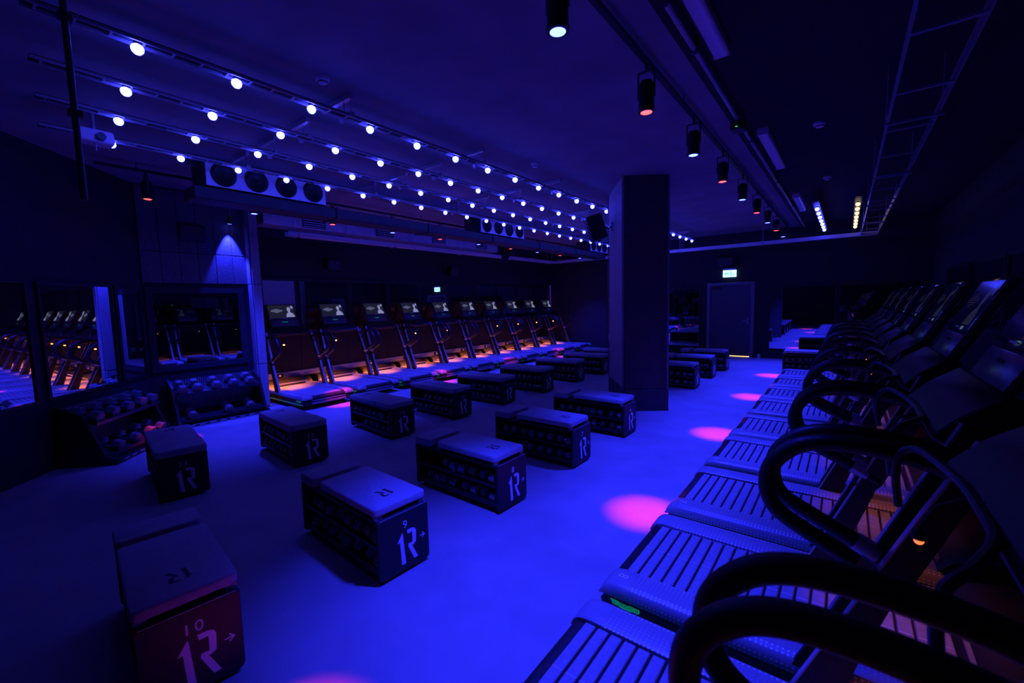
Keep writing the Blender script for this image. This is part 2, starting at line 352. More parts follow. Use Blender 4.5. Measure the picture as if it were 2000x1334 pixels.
# ------------------------------------------------------------------ treadmill
def rail_rings(s, x_list):
    prof = [(.312, .215), (.312, .248), (.325, .255), (.44, .257), (.47, .252), (.488, .238), (.495, .212), (.495, .185), (.47, .178), (.33, .178)]
    return [[Vector((x, s * y, max(.182, z - dz) if z > .2 else z)) for y, z in prof] for x, dz in x_list]
TM = {}
def rounded_rect(w_, h_, r, n=4):
    out = []
    for cx, cy, a0 in ((w_ / 2 - r, h_ / 2 - r, 0), (-w_ / 2 + r, h_ / 2 - r, PI / 2), (-w_ / 2 + r, -h_ / 2 + r, PI), (w_ / 2 - r, -h_ / 2 + r, 1.5 * PI)):
        for k in range(n + 1): out.append((cx + r * math.cos(a0 + k * PI / 2 / n), cy + r * math.sin(a0 + k * PI / 2 / n)))
    return out
NSL, PITCHS = 21, 0.0667
def make_treadmill(slats_single, lit):
    t = thing('treadmill', 'x', 'treadmill')
    bm = bmesh.new(); bm_prism(bm, [(.05, .07), (.03, .13), (.05, .18), (1.8, .18), (1.8, .05), (.4, .05)], 'y', -.46, .46); obj('base_frame', bm, 'black', t)
    for sx in (.25, 1.7):
        for s in (-1, 1):
            bm = bmesh.new(); bm_cyl(bm, (sx, s * .4, 0), (sx, s * .4, .06), .035, .025, 10); obj('foot', bm, 'rubber', t)
    for s in (-1, 1):
        bm = bmesh.new(); bm_loft(bm, rail_rings(s, [(.17, 0), (1.52, 0)])); r = obj('side_rail', bm, 'rail', t, True)
        bm = bmesh.new(); bm_loft(bm, rail_rings(s, [(0, .07), (.006, .05), (.018, .03), (.04, .012), (.075, .003), (.11, 0), (.17, 0)])); obj('rail_cap', bm, 'rail_plain', r, True)
        bm = bmesh.new(); bm_prism(bm, [(.03, .1), (.012, .15), (.03, .178), (1.75, .178), (1.75, .07), (.2, .07), (.08, .08)], 'y', s * .462, s * .488)
        p = obj('side_panel', bm, 'black', t)
        boxo('light_strip', (.03, s * .486, .092), (1.4, s * .4905, .099), 'green', p)
        bm = bmesh.new(); bm_prism(bm, [(.07, .168), (.115, .168), (.125, .163), (.17, .163), (.18, .166), (.235, .166), (.235, .145), (.225, .141), (.195, .141), (.19, .136), (.13, .136), (.122, .141), (.085, .141)], 'y', s * .487, s * .4895); pl = obj('logo_plate', bm, 'green', p)
        tx = link('logo_lettering', text_mesh('TECHNOGYM', .025, 'black', .0006), p, (.152, s * .4902, .152), (PI / 2, 0, 0 if s < 0 else PI))
    bm = bmesh.new(); bm_box(bm, (.07, -.31, .10), (1.52, .31, .212)); obj('belt_bed', bm, 'belt_bed', t)
    bm = bmesh.new(); bm_cyl(bm, (.06, -.312, .175), (.06, .312, .175), .048, None, 18); obj('rear_roller', bm, 'belt_bed', t, True)
    bm = bmesh.new(); bm_box(bm, (-.005, -.33, .085), (.04, .33, .125), .012); bm_box(bm, (.0, -.33, .14), (.03, .33, .155), .004, 1); obj('rear_bumper', bm, 'rail_plain', t, True)
    def slat_bm(bm, x):
        g = PITCHS - .009
        bm_prism(bm, [(x, .212), (x + .002, .231), (x + .006, .234), (x + g - .006, .234), (x + g - .002, .231), (x + g, .212)], 'y', -.308, .308)
    if slats_single:
        if 'slat' not in TM:
            bm = bmesh.new(); slat_bm(bm, 0); TM['slat'] = mesh('belt_slat', bm, 'slat')
            bm = bmesh.new(); bm_box(bm, (.003, -.0025, .2335), (PITCHS - .012, .0025, .2346)); TM['line'] = mesh('slat_line', bm, 'slat_line')
        for i in range(NSL):
            s_ = link('belt_slat', TM['slat'], t, (.085 + i * PITCHS, 0, 0)); link('slat_line', TM['line'], s_)
    else:
        bm = bmesh.new()
        for i in range(NSL): slat_bm(bm, .085 + i * PITCHS)
        obj('running_belt', bm, 'slat', t)
    bm = bmesh.new(); bm_prism(bm, [(1.47, .06), (1.48, .24), (1.56, .33), (1.7, .37), (1.82, .35), (1.86, .26), (1.86, .06)], 'y', -.47, .47)
    bmesh.ops.bevel(bm, geom=list(bm.edges), offset=.015, segments=2, affect='EDGES'); hood = obj('motor_hood', bm, 'black', t, True)
    boxo('hood_trim', (1.50, -.36, .268), (1.515, .36, .288), 'alu', hood)
    for s in (-1, 1):
        st = [((.90, .47, .20), .15), ((1.02, .47, .48), .11), ((1.12, .468, .72), .085), ((1.13, .467, .75), .10), ((1.26, .455, 1.06), .085), ((1.38, .44, 1.34), .07)]
        rings = [[Vector((x, s * (y - .028), z)), Vector((x, s * (y + .022), z)), Vector((x + d, s * (y + .022), z + d * .12)), Vector((x + d, s * (y - .028), z + d * .12))] for (x, y, z), d in st]
        bm = bmesh.new(); bm_loft(bm, rings); u_ = obj('upright', bm, 'black', t)
        bm = bmesh.new()
        bm_loft(bm, [[Vector((x - .006, s * (y - .026), z)), Vector((x - .006, s * (y + .012), z)), Vector((x + .004, s * (y + .012), z)), Vector((x + .004, s * (y - .026), z))] for (x, y, z), d in st[:3]])
        bm_loft(bm, [[Vector((x - .006, s * (y - .026), z)), Vector((x - .006, s * (y + .012), z)), Vector((x + .004, s * (y + .012), z)), Vector((x + .004, s * (y - .026), z))] for (x, y, z), d in st[3:]])
        obj('upright_trim', bm, 'alu', u_)
        path = catmull([(1.44, s * .455, 1.19), (1.24, s * .465, 1.25), (1.05, s * .47, 1.265), (.92, s * .472, 1.235), (.835, s * .472, 1.15), (.815, s * .472, 1.05), (.85, s * .472, .965), (.95, s * .47, .905), (1.08, s * .468, .845), (1.22, s * .462, .775)], 5)
        bm = bmesh.new(); bm_tube(bm, path, .031, 12); obj('hand_rail', bm, 'rubber', t, True)
        bm = bmesh.new(); bm_cyl(bm, (1.10, s * .468, .835), (1.17, s * .465, .80), .036, None, 12); obj('rail_clamp', bm, 'alu', t, True)
    bm = bmesh.new(); bm_tube(bm, catmull([(1.20, -.40, 1.10), (1.19, -.41, 1.20), (1.20, -.41, 1.275), (1.24, -.37, 1.305), (1.30, -.18, 1.29), (1.31, 0, 1.285), (1.30, .18, 1.29), (1.24, .37, 1.305), (1.20, .41, 1.275), (1.19, .41, 1.20), (1.20, .40, 1.10)], 4), .012, 8)
    obj('cross_bar', bm, 'bar_dark', t, True)
    # console: control shelf, neck and tilted display
    bm = bmesh.new(); bm_prism(bm, [(1.30, 1.27), (1.34, 1.24), (1.52, 1.28), (1.55, 1.42), (1.49, 1.44), (1.38, 1.36)], 'y', -.40, .40)
    bmesh.ops.bevel(bm, geom=list(bm.edges), offset=.008, segments=1, affect='EDGES'); shelf = obj('console_shelf', bm, 'black', t, True)
    tilt = Matrix.Translation((1.50, 0, 1.42)) @ Matrix.Rotation(math.radians(27), 4, 'Y')
    bm = bmesh.new(); bm_box(bm, (-.01, -.27, .01), (.03, .27, .155), .008, 2, tilt); pan = obj('control_panel', bm, 'console_pad', t, True)
    bm = bmesh.new(); bm_box(bm, (-.015, -.29, .165), (.035, .29, .51), .014, 2, tilt); con = obj('display_housing', bm, 'console', t, True)
    bm = bmesh.new(); bm_box(bm, (-.0175, -.255, .20), (-.0152, .255, .485), 0, 1, tilt); obj('display', bm, 'screen' if lit == 'left' else 'console', con)
    bm = bmesh.new()
    rnd = random.Random(3)
    for r_ in range(7):
        zc = .40 - r_ * .014; hwid = [.03, .06, .10, .115, .10, .06, .03][r_]
        y = .10 + hwid
        while y > .10 - hwid:
            l_ = rnd.uniform(.008, .022); bm_box(bm, (-.0185, y - l_, zc - .003), (-.0177, y, zc + .003), 0, 1, tilt); y -= l_ + .007
    # figure of a person on the display: head, neck, shoulders
    fig = [(-.06, .21), (-.075, .27), (-.095, .30), (-.12, .315), (-.122, .335), (-.11, .35), (-.105, .385), (-.115, .42), (-.14, .44), (-.165, .43), (-.175, .40), (-.17, .36), (-.16, .335), (-.165, .315), (-.20, .295), (-.22, .26), (-.235, .21)]
    vs_ = bm_prism(bm, fig, 'x', -.0185, -.0177); bmesh.ops.transform(bm, matrix=tilt, verts=vs_)
    bm_box(bm, (-.0185, -.235, .40), (-.0177, -.19, .46), 0, 1, tilt)
    obj('display_picture', bm, 'screen_lit' if lit == 'left' else 'screen_dim', con)
    bm = bmesh.new(); bm_box(bm, (-.0185, -.05, .186), (-.0165, .05, .194), 0, 1, tilt); obj('display_mark', bm, 'white_print', con)
    bm = bmesh.new(); bm_box(bm, (-.0125, -.055, .10), (-.0105, .055, .115), 0, 1, tilt); obj('logo_badge', bm, 'green' if lit == 'left' else 'console', pan)
    bm = bmesh.new(); bm_box(bm, (.0, -.05, -.14), (.05, .05, .5), .01, 1, tilt @ Matrix.Translation((.035, 0, 0))); obj('console_neck', bm, 'black', t, True)
    # orange lamp under the console
    bm = bmesh.new(); bm_tube(bm, [(1.34, .19, 1.25), (1.26, .19, 1.20), (1.23, .19, 1.13)], .006, 6); bm_lathe(bm, [(.008, .03), (.016, .02), (.018, -.004), (.015, -.006)], 12, Matrix.Translation((1.23, .19, 1.10))); lm = obj('lamp_housing', bm, 'black', t, True)
    bm = bmesh.new(); bm_sphere(bm, (1.23, .19, 1.090), .019 if lit == 'left' else .012, 10, 8); obj('lamp_bulb', bm, 'lamp_orange' if lit == 'left' else 'lamp_dim', lm, True)
    ok = 'orange' + lit; ld = TM.get(ok)
    if ld is None:
        ld = D.lights.new('orange_lamp', 'SPOT'); ld.color = ORANGE; ld.energy = P_ORANGE if lit == 'left' else P_ORANGE_R; ld.spot_size = math.radians(78); ld.spot_blend = .9; ld.shadow_soft_size = .02; TM[ok] = ld
    lo = link('lamp_light', ld, t, (1.23, .19, 1.06), (0, math.radians(-10), 0))
    return t

def add_number(t, n):
    for ch in t.children:
        if ch.name.startswith('side_rail') and ch.data.vertices[0].co.y < 0:
            link('number', text_mesh(str(n), .075, 'white_print'), ch, (.105, -.395, .2575), (0, 0, -PI / 2)); return
tm_r = make_treadmill(True, 'right'); tm_l = make_treadmill(False, 'left')
first = True
for n in range(10, 0, -1):
    t = tm_r if first else copy_tree(tm_r); first = False
    t.location = (-1.04, 2.565 + (8 - n) * 1.11, 0); t.rotation_euler = (0, 0, 0)
    i = 10 - n
    t['label'] = ('treadmill beside the camera in the right row, mostly out of frame' if n == 10 else
                  'slat-belt treadmill in the right row with number %s on its rear' % NUM[n] if n in (7, 8) else
                  '%s slat-belt treadmill from the camera in the right row' % ORD[i])
    t['group'] = 'right row of treadmills'
    add_number(t, n)
first = True
for i in range(10):
    t = tm_l if first else copy_tree(tm_l); first = False
    t.location = (-7.40, 4.06 + i * 1.085, 0); t.rotation_euler = (0, 0, PI)
    t['label'] = '%s treadmill from the dumbbell racks in the left row, %s' % (ORD[i], 'next to the pier' if i == 0 else 'orange lit deck')
    t['group'] = 'left row of treadmills'
    add_number(t, 11 + i)

# cable trunking with sockets along the left wall
tr = thing('cable_trunking', 'pale cable trunking along the wall behind the left treadmills', 'trunking', (XL, 0, 0))
for i in range(4):
    y0 = 3.55 + i * 2.72
    boxo('trunking_length', (.021, y0, .34), (.075, y0 + 2.71, .46), 'alu', tr, .004, 1)
for i in range(10):
    so = boxo('socket', (.075, 3.95 + i * 1.085, .36), (.085, 4.11 + i * 1.085, .44), 'black', tr, .004, 1)
    boxo('plug', (.084, 4.0 + i * 1.085, .375), (.12, 4.045 + i * 1.085, .42), 'white', so, .006, 1)

# ------------------------------------------------------------------ dumbbells
DB = {}
def hexa(r, fl=0.0): return [(r * math.cos(PI / 6 + k * PI / 3 + fl), r * math.sin(PI / 6 + k * PI / 3 + fl)) for k in range(6)]
def dumbbell(key, length, r, grip, label, group, loc, rot):
    """axis along local X; lies with a flat down at z=0"""
    if key not in DB:
        bm = bmesh.new(); bm_cyl(bm, (-length / 2, 0, r * .866), (length / 2, 0, r * .866), grip, None, 8)
        bm2 = bmesh.new(); hl = length * .33
        pts = [(a * 1.0, b + r * .866) for a, b in [(r * math.cos(k * PI / 3), r * math.sin(k * PI / 3)) for k in range(6)]]
        bm_prism(bm2, pts, 'x', 0, hl); bmesh.ops.bevel(bm2, geom=list(bm2.edges), offset=r * .09, segments=1, affect='EDGES')
        bm3 = bmesh.new(); bm_cyl(bm3, (0, 0, r * .866), (.003, 0, r * .866), r * .55, None, 12)
        DB[key] = (mesh('grip', bm, 'chrome', True), mesh('head', bm2, 'iron'), mesh('end_plate', bm3, 'iron_face'), hl)
    g, h, e, hl = DB[key]
    t = thing('dumbbell', label, 'dumbbell', loc, 0, group); t.rotation_euler = rot
    link('grip', g, t)
    for s in (-1, 1):
        hd = link('head', h, t, (s * length / 2 - (hl if s > 0 else 0), 0, 0))
        link('end_plate', e, hd, (hl if s > 0 else -.003, 0, 0))
    return t

# ------------------------------------------------------------------ storage benches
LOGO1 = [(0.1391, 0.2264), (0.1773, 0.2852), (0.1836, 0.2852), (0.2, 0.0678), (0.1682, 0.0668), (0.1591, 0.2295)]
LOGOR = [(0.2182, 0.2938), (0.2591, 0.2938), (0.2818, 0.2838), (0.2909, 0.2637), (0.2864, 0.1847), (0.2682, 0.1728), (0.2545, 0.171), (0.3, 0.073), (0.2682, 0.0719), (0.2227, 0.1773), (0.2273, 0.1953), (0.2591, 0.1931), (0.2591, 0.2656), (0.2227, 0.2655)]
ARROW = [(-.022, -.003), (.010, -.003), (-.004, -.017), (0.001, -.021), (.022, 0), (.001, .021), (-.004, .017), (.010, .003), (-.022, .003)]
L_B = 1.08
def panel_outline():
    r = .03; pts = [(-.2, .425), (-.2, .02 + r)]
    pts += [(-.2 + r - r * math.cos(a), .02 + r - r * math.sin(a)) for a in (PI / 6, PI / 3, PI / 2)]
    pts += [(.2 - r + r * math.sin(a), .02 + r - r * math.cos(a)) for a in (0, PI / 6, PI / 3, PI / 2)]
    return pts + [(.2, .425)]
def pad(bm, x0, x1, z0, z1, wd=.41):
    o = [(p[0] + (x0 + x1) / 2, p[1]) for p in rounded_rect(x1 - x0, wd, .035, 4)]
    ins = [(p[0] + (x0 + x1) / 2, p[1]) for p in rounded_rect(x1 - x0 - .016, wd - .016, .03, 4)]
    bm_loft(bm, [[Vector((a, b, z)) for a, b in pp] for pp, z in ((ins, z0), (o, z0 + .01), (o, z1 - .012), ([((a[0] * .5 + b[0] * .5), (a[1] * .5 + b[1] * .5)) for a, b in zip(o, ins)], z1 - .003), (ins, z1))])
BN = {}
def make_bench(kind):
    """front face at x=0 looking +X, body runs to x=-1.08"""
    t = thing('storage_bench', 'x', 'bench')
    for x in (-.028, -L_B):
        bm = bmesh.new(); bm_prism(bm, panel_outline(), 'x', x, x + .028); bmesh.ops.bevel(bm, geom=list(bm.edges), offset=.005, segments=1, affect='EDGES'); p = obj('end_panel', bm, 'bench', t)
        boxo('edge_trim', (x + .02, -.185, .4255), (x + .028, .185, .4285), 'edge', p)
    bm = bmesh.new(); bm_box(bm, (-L_B + .028, -.185, .055), (-.028, .185, .075)); bm_box(bm, (-L_B + .028, -.19, .055), (-.028, -.18, .10)); bm_box(bm, (-L_B + .028, .18, .055), (-.028, .19, .10)); obj('bottom_tray', bm, 'bench', t)
    bm = bmesh.new(); bm_box(bm, (-L_B + .028, -.185, .225), (-.028, .185, .237)); bm_box(bm, (-L_B + .028, -.19, .225), (-.028, -.183, .252)); bm_box(bm, (-L_B + .028, .183, .225), (-.028, .19, .252)); obj('middle_shelf', bm, 'black_metal', t)
    boxo('spine_panel', (-L_B + .028, -.006, .075), (-.028, .006, .40), 'bench', t)
    bm = bmesh.new(); bm_box(bm, (-L_B + .028, -.19, .395), (-.028, .19, .425), .004, 1); obj('top_deck', bm, 'bench', t)
    for x in (-.12, -L_B + .12):
        for y in (-.14, .14):
            bm = bmesh.new(); bm_cyl(bm, (x, y, 0), (x, y, .056), .022, .026, 10); obj('foot', bm, 'rubber', t)
    def logo(x, sgn, z, p, sc=.52):
        for nm, pts in (('logo_one', LOGO1), ('logo_r', LOGOR)):
            bm = bmesh.new(); vs_ = bm_prism(bm, [(x + sgn * (b_ - .18) * sc, -sgn * (a_ - .215) * sc * 1.25) for a_, b_ in pts], 'z', z, z + .0006); obj(nm, bm, 'pad_logo', p)
    if kind == 'R':
        bm = bmesh.new(); pad(bm, -.77, -.02, .452, .505); p = obj('long_pad', bm, 'pad', t, True); logo(-.21, 1, .5052, p)
        for y in (-.17, .17): boxo('pad_foot', (-.06, y - .025, .4255), (-.03, y + .025, .452), 'edge', t)
        for y in (-.17, .17): boxo('pad_foot', (-.70, y - .025, .4255), (-.67, y + .025, .452), 'black', t)
        bm = bmesh.new(); pad(bm, -1.09, -.85, .43, .50); obj('short_pad', bm, 'pad', t, True)
    else:
        bm = bmesh.new(); pad(bm, -1.085, -.345, .427, .485); p = obj('long_pad', bm, 'pad', t, True); logo(-.92, -1, .4852, p)
        bm = bmesh.new(); pad(bm, -.335, .008, .427, .495); obj('short_pad', bm, 'pad', t, True)
    for nm, pts in (('logo_one', LOGO1), ('logo_r', LOGOR)):
        bm = bmesh.new(); bm_prism(bm, [(a_ - .2, b_) for a_, b_ in pts], 'x', .0, .0009); o = obj(nm, bm, 'white_print', t)
    if kind == 'R':
        bm = bmesh.new(); bm_prism(bm, [(a_ + .143, b_ + .208) for a_, b_ in ARROW], 'x', .0, .0009); obj('arrow', bm, 'white_print', t)
    return t
protos = {'R': make_bench('R'), 'L': make_bench('L')}; used = set()
def bench(n, kind, xf, y0, rz=0.0, num=True):
    t = protos[kind] if kind not in used else copy_tree(protos[kind]); used.add(kind)
    yc = y0 + .2
    t.location = (xf, yc, 0); t.rotation_euler = (0, 0, rz)
    t['group'] = 'storage benches in the ' + ('right' if kind == 'R' else 'left') + ' column'
    if num: link('number', text_mesh(str(n), .076 if kind == 'R' else .066, 'white_print', .0008), t, (.001, .005, .336), (PI / 2, 0, PI / 2))
    R = Matrix.Rotation(rz, 4, 'Z')
    rnd = random.Random(n)
    for sh, z in (('upper', .2375), ('lower', .0755)):
        for k in range(rnd.choice((3, 4, 4))):
            x = -.15 - k * .245 + rnd.uniform(-.02, .02)
            p = R @ Vector((x, -.125, 0)) + Vector((xf, yc, z))
            dumbbell('small', .185, .055, .016, ('%s small dumbbell from the numbered end on the %s shelf of %s' % (ORD[k].capitalize(), sh, BNAME(n)) if num else '%s small dumbbell from left, %s shelf of bench behind the right treadmills' % (ORD[k].capitalize(), sh)), 'dumbbells stored in the benches', p, (0, math.radians(rnd.uniform(-1, 1)), rz + math.radians(rnd.uniform(-14, 14))))
    return t
def BNAME(n): return 'bench ' + NUM[n]
RB = {10: (-2.335, .345), 9: (-2.285, 1.52), 8: (-2.265, 2.68), 7: (-2.25, 3.915), 6: (-2.225, 5.20), 3: (-2.31, 8.81), 2: (-2.31, 10.19), 1: (-2.28, 11.43)}
LB = {11: (-4.96, 1.01), 12: (-4.80, 2.17), 13: (-4.73, 3.41), 14: (-4.73, 4.58), 15: (-4.71, 5.73), 16: (-4.66, 6.95), 17: (-4.66, 8.27), 18: (-4.62, 9.45), 19: (-4.66, 10.6)}
for n, (x, y) in RB.items():
    t = bench(n, 'R', x, y, math.radians({10: -6.5, 9: -2.5, 8: -1}.get(n, 0)))
    t['label'] = ('%s black storage bench from the camera with an arrow, marked 1R and %s' % (ORD[10 - n], NUM[n]) if n > 5 else
                  'black storage bench beyond the pillar, %s from the back wall' % {3: 'third', 2: 'second', 1: 'nearest one'}[n])
for n, (x, y) in LB.items():
    t = bench(n, 'L', x, y, math.radians({11: -8, 12: -5, 13: -5, 14: -3}.get(n, 0)))
    t['label'] = '%s black storage bench from the racks in the left column, marked 1R and %s' % (ORD[n - 11], NUM[n]) if n < 18 else '%s storage bench of the left column, partly behind the pillar' % ('Last' if n == 19 else 'Second to last')
t = bench(20, 'R', -1.17, 12.12, PI, False)
t.location = (-1.17, 12.32, 0); t['label'] = 'black storage bench standing beyond the last right treadmill'; t['group'] = 'storage benches in the right column'
for o in [o for o in D.objects if o.get('category') == 'dumbbell' and 'behind the right' in o['label']]:
    o.location.y = 12.32 - .125; o.location.x = -1.17 + abs(o.location.x + 1.17)

# ------------------------------------------------------------------ dumbbell racks at the left
def rack(label, loc, rz, wd, big):
    """back against local y=0, front toward -Y, spans x 0..wd"""
    t = thing('dumbbell_rack', label, 'rack', loc, rz, 'dumbbell racks in the left corner')
    for x in (0.03, wd - .03):
        bm = bmesh.new(); bm_prism(bm, [(-.02, .0), (-.02, .72), (-.07, .72), (-.30, .60), (-.50, .10), (-.62, .06), (-.62, 0)], 'x', x - .02, x + .02); obj('side_frame', bm, 'black_metal', t)
    for z, yb in ((.50, -.20), (.10, -.30)):
        bm = bmesh.new()
        bm_prism(bm, [(yb + .14, z + .10), (yb + .14, z + .085), (yb - .22, z - .03), (yb - .23, z + .01), (yb - .215, z + .015), (yb - .21, z - .012)], 'x', .05, wd - .05)
        obj('tray', bm, 'black_metal', t)
    bm = bmesh.new(); bm_box(bm, (.05, -.06, .06), (wd - .05, -.05, .70)); obj('perforated_back', bm, 'perf', t)
    bm = bmesh.new(); bm_box(bm, (.05, -.63, .015), (wd - .05, -.60, .055), .004, 1)
    base = obj('base_bar', bm, 'black_metal', t)
    for k in range(int((wd - .2) / .14)): boxo('slot', (.11 + k * .14, -.632, .028), (.19 + k * .14, -.6295, .044), 'alu', base)
    return t
r2y0 = CY + .16
rk = rack('dumbbell rack with perforated back standing beside the pier', (W2X + .02, r2y0, 0), PI / 2, 1.3, True)
def on_rack(rk, x, y, z, key, ln, r, gr, label, pitch):
    R = Matrix.Rotation(rk.rotation_euler.z, 4, 'Z')
    p = R @ Vector((x, y, z)) + Vector(rk.location)
    return dumbbell(key, ln, r, gr, label, 'dumbbells on the corner racks', p, (0, pitch, rk.rotation_euler.z - PI / 2))
for k, x in enumerate((.14, .34, .60, .85, 1.10)):
    on_rack(rk, x, -.245, .535, 'big', .30, .075, .018, '%s hexagonal dumbbell from the corner, upper tray of rack beside the pier' % ORD[k].capitalize(), math.radians(17))
for k, x in enumerate((.22, .72, 1.05)):
    on_rack(rk, x, -.345, .135, 'big2', .28, .068, .018, '%s hexagonal dumbbell from the corner, lower tray of rack beside the pier' % ORD[k].capitalize(), math.radians(17))
rk1 = rack('dark dumbbell rack standing against the slanting wall', (CX + 1.80 * SWX + .014, CY + 1.80 * SWY + .014, 0), SWA + PI / 2, 1.26, False)
for k, x in enumerate((.14, .40, .66, .92, 1.14)):
    on_rack(rk1, x, -.245, .535, 'big', .30, .075, .018, '%s dumbbell from the left end, upper tray of the slanting wall rack' % ORD[k].capitalize(), math.radians(17))
for k, x in enumerate((.30, .60, .90, 1.12)):
    on_rack(rk1, x, -.345, .135, 'big2', .28, .068, .018, '%s dumbbell from the left end, lower tray of the slanting wall rack' % ORD[k].capitalize(), math.radians(17))

# ------------------------------------------------------------------ LED light strings
KX = [-3.676, -4.439, -5.169, -5.924]; KY = [.867, .952, 1.037, 1.116]; ZL, DL = 3.488, .5743
bm = bmesh.new(); bm_lathe(bm, [(.001, -.038), (.019, -.032), (.032, -.017), (.036, 0), (.031, .016), (.016, .026)], 12); BULB = mesh('bulb', bm, 'led', True)
bm = bmesh.new(); bm_lathe(bm, [(.014, .024), (.018, .028), (.018, .044), (.012, .048)], 10); SOCK = mesh('bulb_socket', bm, 'black', True)
bm = bmesh.new(); bm_lathe(bm, [(.001, -.038), (.019, -.032), (.032, -.017), (.036, 0), (.031, .016), (.016, .026)], 12); BULBW = mesh('bulb', bm, 'led_warm', True)
def light_string(label, x, y0, nb, z, bulb, yend=None, step=DL, group='rows of hanging bulbs'):
    t = thing('light_string', label, 'string lights', (x, y0, z), 0, group)
    L = (nb - 1) * step
    for s in (-1, 1):
        boxo('rail', (s * .045 - .004, -.5, .030), (s * .045 + .004, L + .2, .050), 'alu', t)
    bm = bmesh.new(); y = -.45
    while y < L + .2: bm_box(bm, (-.042, y, .036), (.042, y + .012, .044)); y += .16
    obj('rail_rungs', bm, 'alu', t)['kind'] = 'stuff'
    boxo('top_cover', (-.055, -.5, .050), (.055, L + .2, .054), 'black', t)
    for k in range(nb):
        b_ = link('bulb', bulb, t, (0, k * step, 0)); link('bulb_socket', SOCK, b_)
    return t
for i in range(4):
    light_string('%s hanging row of blue bulbs counted from the pillar side' % ORD[i].capitalize(), KX[i], KY[i], 23, ZL, 'x' and BULB)
light_string('short row of blue bulbs above the far right treadmills', -.50, 10.1, 7, 3.42, BULB, step=.55)
light_string('short row of warm yellow bulbs above the far right treadmills', .10, 10.1, 7, 3.42, BULBW, step=.55)
# ceiling struts that carry the strings
for j, y in enumerate((2.36, 4.18, 6.0, 8.4, 10.8, 13.0)):
    for i in range(4):
        t = thing('hanger_bracket', '%s hanger along the %s bulb row from the pillar side' % (ORD[j].capitalize(), ORD[i]), 'bracket', (KX[i], y, ZL), 0, 'hangers of the bulb rows')
        boxo('ceiling_channel', (-.42, -.02, ZC - ZL - .045), (.06, .02, ZC - ZL - .001), 'alu', t)
        for x in (-.055, .055):
            bm = bmesh.new(); bm_cyl(bm, (x, 0, .068), (x, 0, ZC - ZL - .04), .004, None, 6); obj('rod', bm, 'alu', t)
        bm = bmesh.new(); bm_box(bm, (-.12, -.022, .055), (.08, .022, .068)); bm_box(bm, (-.12, -.022, .02), (-.11, .022, .055)); bm_box(bm, (.07, -.022, .02), (.08, .022, .055)); obj('clamp', bm, 'alu', t)

# ------------------------------------------------------------------ spot lamps
def make_spot(colour):
    t = thing('spot_lamp', 'x', 'spotlight')
    bm = bmesh.new(); bm_lathe(bm, [(.052, .0), (.060, .004), (.062, .02), (.058, .024), (.058, .20), (.045, .225), (.018, .235)], 20); can = obj('can', bm, 'black', t, True)
    bm = bmesh.new(); bm_lathe(bm, [(.001, -.010), (.040, -.008), (.050, -.003), (.050, .002), (.001, .002)], 20); obj('lens', bm, 'lens_' + colour, can, True)
    bm = bmesh.new(); bm_lathe(bm, [(.053, -.006), (.062, -.004), (.064, .004), (.053, .004), (.053, -.006)], 20); obj('bezel', bm, 'black_metal', can, True)
    bm = bmesh.new()
    for s in (-1, 1): bm_box(bm, (s * .064 - .003, -.012, .10), (s * .064 + .003, .012, .30))
    bm_box(bm, (-.067, -.012, .295), (.067, .012, .303)); bm_cyl(bm, (0, 0, .30), (0, 0, .36), .012, None, 8); obj('yoke', bm, 'black_metal', t)
    return t
sp = {'blue': make_spot('blue'), 'red': make_spot('red')}; sp_used = set()
LD = {}
def spot_light(key, energy, col, size, blend, rad):
    if key not in LD:
        l = D.lights.new(key, 'SPOT'); l.energy = energy; l.color = col; l.spot_size = math.radians(size); l.spot_blend = blend; l.shadow_soft_size = rad; LD[key] = l
    return LD[key]
def place_spot(c, loc, label, group, side):
    t = sp[c] if c not in sp_used else copy_tree(sp[c])
    if c in sp_used:
        for ch in list(t.children):
            if ch.type == 'LIGHT': D.objects.remove(ch)
    sp_used.add(c)
    t.location = loc; t['label'] = label; t['group'] = group
    if c == 'blue': ld = spot_light('beam_blue_' + side, P_BLUE_R if side == 'right' else P_BLUE_L, BLUE, 71 if side == 'right' else 84, .9, .11)
    else: ld = spot_light('beam_red', P_RED, RED, 13.5, 1.0, .03)
    b_ = link('beam', ld, t, (0, 0, -.03))
    if side == 'right' and loc[1] < 1: b_.rotation_euler = (math.radians(-2.0), math.radians(7.3), 0)
for i in range(-1, 9):
    c = 'red' if i % 2 else 'blue'
    y = 2.13 + 1.31 * i
    lab = ('%s %s spotlight from the camera on the right ceiling track' % (ORD[i].capitalize(), 'blue-white' if c == 'blue' else 'red')) if i >= 0 else 'spotlight on the right track just out of frame, glowing ' + c
    place_spot(c, (-1.29, y, 3.26), lab, 'spotlights on the right track', 'right')
for i in range(10):
    c = 'blue' if i % 2 else 'red'
    place_spot(c, (-7.35, 1.69 + 1.30 * i, 3.28), '%s %s spotlight from the racks over the left treadmills' % (ORD[i].capitalize(), 'blue-white' if c == 'blue' else 'red'), 'spotlights over the left treadmills', 'left')
for x, nm in ((-1.29, 'black ceiling track carrying the right row of spotlights'), (-7.35, 'black ceiling track carrying the left row of spotlights')):
    t = thing('lighting_track', nm, 'track', (x, 0, 3.6))
    y0, y1 = (-2.0, 13.8) if x > -2 else (1.2, 13.9)
    boxo('track_rail', (-.02, y0, .018), (.02, y1, .05), 'black_metal', t)
    for k in range(6):
        yy = y0 + .4 + k * (y1 - y0 - .8) / 5; bm = bmesh.new(); bm_cyl(bm, (0, yy, .05), (0, yy, (ZC if x < -1.05 else ZC) - 3.6), .006, None, 6); obj('suspension_rod', bm, 'black_metal', t)
